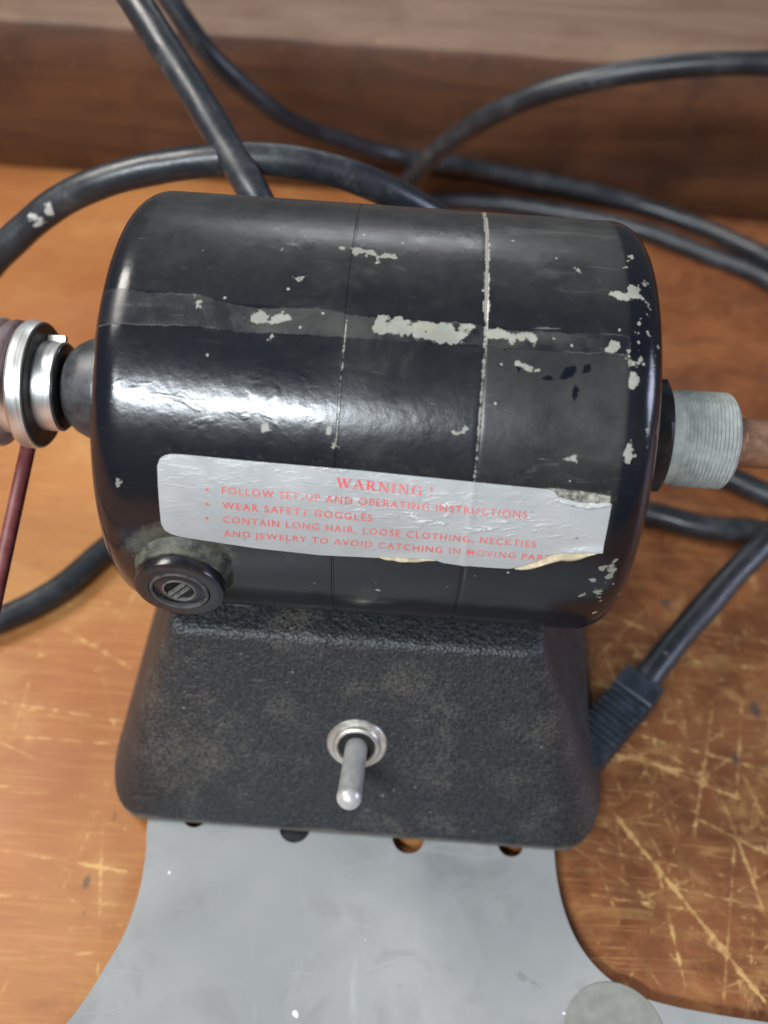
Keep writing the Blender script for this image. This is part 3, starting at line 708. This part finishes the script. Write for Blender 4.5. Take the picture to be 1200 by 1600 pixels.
# folded-back corner (paper side out) at the lower right, rolled edges elsewhere
def fold(u, v):
    x = 23.6+(38.4-23.6)*u
    b = interp(BOT, x)
    wid = (2.0*math.sin(math.pi*min(1, u*1.02))**.6 + .1)*(.75+.3*mnoise.noise(Vector((u*5, 0, 3))))
    a = b + .05 - wid*v + .25*mnoise.noise(Vector((u*7, v*2, 1)))*v
    return onbarrel(x, a, lab_lift(x, b)+.1+1.1*math.sin(v*2.2)*math.sin(math.pi*min(1, u+.02)))
patch("peeled_corner", fold, 36, 8, 'paper', LB)
def fold2(u, v):
    x = -3.2+(8.7+3.2)*u; b = interp(BOT, x)
    wid = .85*math.sin(math.pi*u)**.7*(.8+.5*mnoise.noise(Vector((u*8, 0, 9))))
    return onbarrel(x, b+.03-wid*v, lab_lift(x, b)+.05+.7*math.sin(v*2.1)*math.sin(math.pi*u))
patch("peeled_edge", fold2, 40, 6, 'paper', LB)
def curl(u, v):
    x = 29.0+(39.0-29.0)*u; t = interp(TOP, x)
    wid = 1.5*math.sin(math.pi*min(1, u*.9+.1))**.5*(.8+.5*mnoise.noise(Vector((u*6, 0, 19))))
    return onbarrel(x, t+.1-wid*v, lab_lift(x, t)+.12+.85*math.sin(v*2.4)+.25*mnoise.noise(Vector((u*9, v*3, 4))))
c_ = patch("torn_curl", curl, 36, 6, 'foil', LB)
c_.data.attributes.new('crease', 'FLOAT', 'POINT').data.foreach_set('value', [1.0]*len(c_.data.vertices))
def glue(u, v):
    x = 27.4+(38.9-27.4)*u
    t = interp(TOP, x); up = 28.0-.9*u*u + .3*mnoise.noise(Vector((u*9, 2, 2)))
    a = t-.3+(up-t+.3)*v
    return onbarrel(x, a, .03+.05*abs(mnoise.noise(Vector((x*2, a*2, 0)))))
patch("glue_residue", glue, 40, 8, 'glue', LB)

# lettering
def text_mesh(body, x0, x1, base0, base1, cap, weight=0.003, space=1.22):
    cu = bpy.data.curves.new("t", 'FONT'); cu.body = body; cu.size = 1; cu.offset = weight; cu.space_character = space; cu.resolution_u = 3
    tmp = bpy.data.objects.new("t", cu); C.objects.link(tmp); bpy.context.view_layer.update()
    me = bpy.data.meshes.new_from_object(tmp.evaluated_get(bpy.context.evaluated_depsgraph_get()))
    bpy.data.objects.remove(tmp); bpy.data.curves.remove(cu)
    V = [tuple(v.co) for v in me.vertices]; P = [tuple(p.vertices) for p in me.polygons]
    bpy.data.meshes.remove(me)
    xa = min(v[0] for v in V); xb = max(v[0] for v in V)
    caph = .729
    res = []
    for x, y, _ in V:
        t = (x-xa)/(xb-xa); X = x0+(x1-x0)*t
        a = base0+(base1-base0)*t + y/caph*cap/ARC
        res.append(onbarrel(X, a, lab_lift(X, a)+.06))
    return res, P
VS, FS = [], []
def addp(v, f):
    o = len(VS); VS.extend(v); FS.extend(tuple(i+o for i in q) for q in f)
for (s, x0, x1, b0, b1, cap) in (("FOLLOW SET-UP AND OPERATING INSTRUCTIONS", -31.9, 24.3, 20.75, 20.0, 1.55),
        ("WEAR SAFETY GOGGLES", -31.9, -4.0, 16.75, 16.2, 1.55),
        ("CONTAIN LONG HAIR, LOOSE CLOTHING, NECKTIES", -31.9, 26.8, 12.75, 12.0, 1.55),
        ("AND JEWELRY TO AVOID CATCHING IN MOVING PARTS", -31.9, 31.2, 8.65, 8.05, 1.55)):
    addp(*text_mesh(s, x0, x1, b0, b1, cap))
for x, a in ((-34.6, 21.6), (-34.7, 17.7), (-34.9, 13.7)):
    n = 12; pts = [onbarrel(x+.28*math.cos(2*math.pi*k/n), a+.28*math.sin(2*math.pi*k/n)/ARC, lab_lift(x, a)+.06) for k in range(n)]
    addp(pts, [tuple(range(n))])
# WARNING ! in a serif face drawn stroke by stroke
def stroke(P, x0, y0, x1, y1, w0):
    d = Vector((x1-x0, y1-y0)); n = Vector((-d.y, d.x)).normalized()*w0/2
    P.append([(x0+n.x, y0+n.y), (x0-n.x, y0-n.y), (x1-n.x, y1-n.y), (x1+n.x, y1+n.y)])
def ring(P, cx, cy, rx, ry, a0, a1, thick, thin, n=16):
    for i in range(n):
        q = []
        for a in (a0+(a1-a0)*i/n, a0+(a1-a0)*(i+1)/n):
            t = R_(a); w0 = thin+(thick-thin)*abs(math.cos(t))
            q.append(((cx+rx*math.cos(t), cy+ry*math.sin(t)), (cx+(rx-w0)*math.cos(t), cy+(ry-w0*.7)*math.sin(t))))
        P.append([q[0][0], q[0][1], q[1][1], q[1][0]])
TK, TN = .17, .075
def letter(ch):
    P = []; sf = lambda x, y, w=.34: stroke(P, x-w/2, y, x+w/2, y, .055)
    if ch == 'W':
        stroke(P, .10, .98, .36, 0, TK); stroke(P, .36, 0, .60, .98, TN); stroke(P, .56, .98, .82, 0, TK); stroke(P, .82, 0, 1.08, .98, TN)
        sf(.10, .97); sf(.58, .97); sf(1.08, .97); return P, 1.2
    if ch == 'A':
        stroke(P, .12, 0, .46, 1, TN); stroke(P, .44, 1, .80, 0, TK); stroke(P, .22, .34, .68, .34, TN); sf(.12, .03); sf(.80, .03); return P, .95
    if ch == 'R':
        stroke(P, .18, 0, .18, 1, TK); ring(P, .36, .73, .32, .27, -90, 90, TK, TN); stroke(P, .18, .965, .38, .965, TN); stroke(P, .18, .49, .38, .49, TN)
        stroke(P, .40, .48, .72, .02, TK); sf(.18, .03); sf(.10, .97, .2); sf(.76, .03, .22); return P, .88
    if ch == 'N':
        stroke(P, .16, 0, .16, 1, TN); stroke(P, .16, 1, .74, 0, TK); stroke(P, .76, 0, .76, 1, TN); sf(.16, .03); sf(.12, .97, .26); sf(.76, .97); return P, .95
    if ch == 'I':
        stroke(P, .2, 0, .2, 1, TK); sf(.2, .03); sf(.2, .97); return P, .45
    if ch == 'G':
        ring(P, .46, .5, .40, .52, 48, 318, TK, TN); stroke(P, .76, .02, .76, .46, TK*1.1); sf(.74, .42); stroke(P, .77, .66, .77, .94, TN); return P, .98
    if ch == '!':
        P.append([(.12, 1), (.28, 1), (.22, .3), (.18, .3)]); stroke(P, .2, 0, .2, .14, .14); return P, .4
polys = []; cx = 0
for ch in "WARNING !":
    if ch == ' ': cx += .35; continue
    P, wd = letter(ch)
    polys += [[(x+cx, y) for x, y in q] for q in P]; cx += wd+.10
sx = (7.1+10.9)/cx
for q in polys:
    pts = []
    for x, y in q:
        X = -10.9+x*sx; a = 24.55+(23.85-24.55)*(X+10.9)/18 + y*1.85/ARC
        pts.append(onbarrel(X, a, lab_lift(X, a)+.06+.002*(polys.index(q) % 4)))
    addp(pts, [tuple(range(len(q)))])
mesh("lettering", VS, FS, 'red', LB, False, fix=False)

# ------------------------------------------------------------------ drive belt
def belt():
    # round the pulley, both runs dropping towards the front of the bench
    r = 12.9; x = -87.4; ang = R_(23.5); d = Vector((0, -math.cos(ang), -math.sin(ang))); nv = Vector((0, -math.sin(ang), math.cos(ang)))
    c0 = Vector((x, LO[1], LO[2])); c1 = c0 + d*192; r1 = 7.0
    pts = []
    for i in range(25):
        a = R_(90+180*i/24); pts.append(c0 + d*(r*math.cos(a)) + nv*(r*math.sin(a)))
    for i in range(1, 20): pts.append((c0-nv*r).lerp(c1-nv*r1, i/20))
    for i in range(13):
        a = R_(-90+180*i/12); pts.append(c1 + d*(r1*math.cos(a)) + nv*(r1*math.sin(a)))
    for i in range(1, 20): pts.append((c1+nv*r1).lerp(c0+nv*r, i/20))
    o = tube("drive_belt", pts, (1.85, 1.45), 'belt', closed=True, flat=(1, 0, 0), seg=12)
    tag(o, "thin maroon rubber belt running round the silver pulley and down to the front", "belt")
belt()

# ------------------------------------------------------------------ cords
CR = 4.1
def cord(name, label, pts, root=None):
    sm = catmull(pts, 10)
    if root:
        return tube("cord", sm, CR, 'rubber', root, wob=.07)
    return tag(tube(name, sm, CR, 'rubber', wob=.07), label, "cord")
PC = empty("power_cord", (62, -28, 0))
tag(PC, "black cord leaving the cast base through a ribbed strain relief at lower right", "cord")
off = Vector((62, -28, 0))
k = [(74.4, -10.2, 7.6), (84, 2.5, 9.5), (95.8, 16.5, 12), (108, 31, 13), (121, 45.5, 13.2), (150, 84, 9), (178, 122, 4.3), (182, 165, 4.2), (157.7, 206.4, 4.2), (130, 226, 4.2), (105.3, 240.5, 4.2), (70, 251, 4.2), (33.6, 255.5, 4.3), (2, 251, 4.3), (-18, 236, 4.3), (-16, 205, 4.3), (15, 172, 4.2), (60, 150, 4.2)]
tube("cord", catmull([Vector(p)-off for p in k], 10), CR, 'rubber', PC, wob=.07)
def strain():
    ax = Vector((-.63, -.777, -.03)).normalized(); sd = Vector((.777, -.63, 0)); upv = sd.cross(ax); upv = upv if upv.z > 0 else -upv
    o = Vector((74.9, -9.6, 6.9))-off
    prof = [(-.2, .90), (0, 1.0), (7.0, 1.0), (7.2, .97)]
    d = 7.6
    while d < 26: prof += [(d, .97), (d+.15, .86), (d+.95, .86), (d+1.1, .97)]; d += 2.1
    prof += [(34, .95)]
    vs, fs = [], []
    for dd, s in prof:
        for (a, b) in [(-1, -1), (-.7, -1), (.7, -1), (1, -1), (1, 1), (.7, 1), (-.7, 1), (-1, 1)]:
            ca = 1.0 if abs(a) < 1 else .96
            vs.append(tuple(o + ax*dd + sd*(a*6.0*s) + upv*(b*5.3*s*ca)))
    n = 8
    for i in range(len(prof)-1):
        for kk in range(n):
            k2 = (kk+1) % n; fs.append((i*n+kk, i*n+k2, (i+1)*n+k2, (i+1)*n+kk))
    fs += [tuple(range(n)), tuple((len(prof)-1)*n+q for q in range(n))]
    mesh("strain_relief", vs, fs, 'navy', PC, True, 30)
strain()
cord("coiled_cord", "black rubber cord arching behind the motor from the left and circling low round the base", [
    (195, 34, 4.2), (165, 41, 4.2), (142, 49, 4.2), (122, 56, 4.2), (106.7, 56, 4.2), (86.8, 60.7, 4.2), (50, 68, 4.2), (0, 72, 4.2), (-50, 64, 4.2), (-78, 47, 4.2), (-91.7, 27, 4.2), (-101.4, 10.9, 4.2), (-115.2, -1.2, 4.2), (-145, -14, 6), (-182, -2, 22), (-186, 28, 50), (-158, 44, 69),
    (-123.3, 48.7, 82.5), (-109.5, 54.0, 95.1), (-92.5, 58.4, 108.3), (-78.9, 58.9, 115.2), (-64.9, 60.4, 119.1), (-51.7, 60.5, 121.7), (-40.6, 61.5, 122.4), (-28.0, 63.1, 121.0), (-15.2, 65.0, 117.1), (-1.8, 68.5, 109.3), (13.2, 75.4, 95.2), (28, 84, 62), (50, 92, 25), (82, 92, 7), (115.6, 81.8, 4.2), (129.8, 73.9, 4.2), (162, 63, 4.2), (206, 76, 4.2), (224, 130, 4.2), (203, 190, 5), (158.8, 218.7, 8), (134, 244, 6), (106.4, 256, 8), (74.7, 258, 13.4), (43.9, 258, 17.7), (16, 256.5, 22), (-10.4, 252.6, 26.1), (-33.7, 232.2, 41.8), (-53.6, 208.4, 60.9), (-66.2, 196.3, 77.1), (-78.3, 190.1, 91.9), (-92.1, 194.2, 109.2), (-98.4, 198.4, 119.8), (-110, 207, 142), (-128, 225, 160)])
cord("hanging_cord", "black cord dropping steeply behind the motor and rising again at upper right", [
    (-126, 165, 172), (-99.1, 129.7, 157.6), (-86.5, 112.2, 149.8), (-76.5, 98.7, 144.2), (-67.1, 86.4, 138.4), (-58.3, 75.5, 132.5), (-49.0, 63.6, 125.7), (-40.3, 52.8, 118.6), (-34.5, 50.2, 106.0), (-31, 58, 82), (-36, 82, 48), (-45, 120, 18), (-48, 168, 7), (-36, 206, 7), (-14.1, 223, 14.5), (-3.5, 223.3, 30.6), (8.8, 213.6, 51.3), (24.6, 199.4, 71.9), (43.8, 189.9, 87.3), (64.4, 183.4, 97.3), (91.5, 180.7, 104.0), (116.9, 179.7, 106.7), (145.5, 180.1, 106.7), (185, 184, 98), (230, 190, 70)])
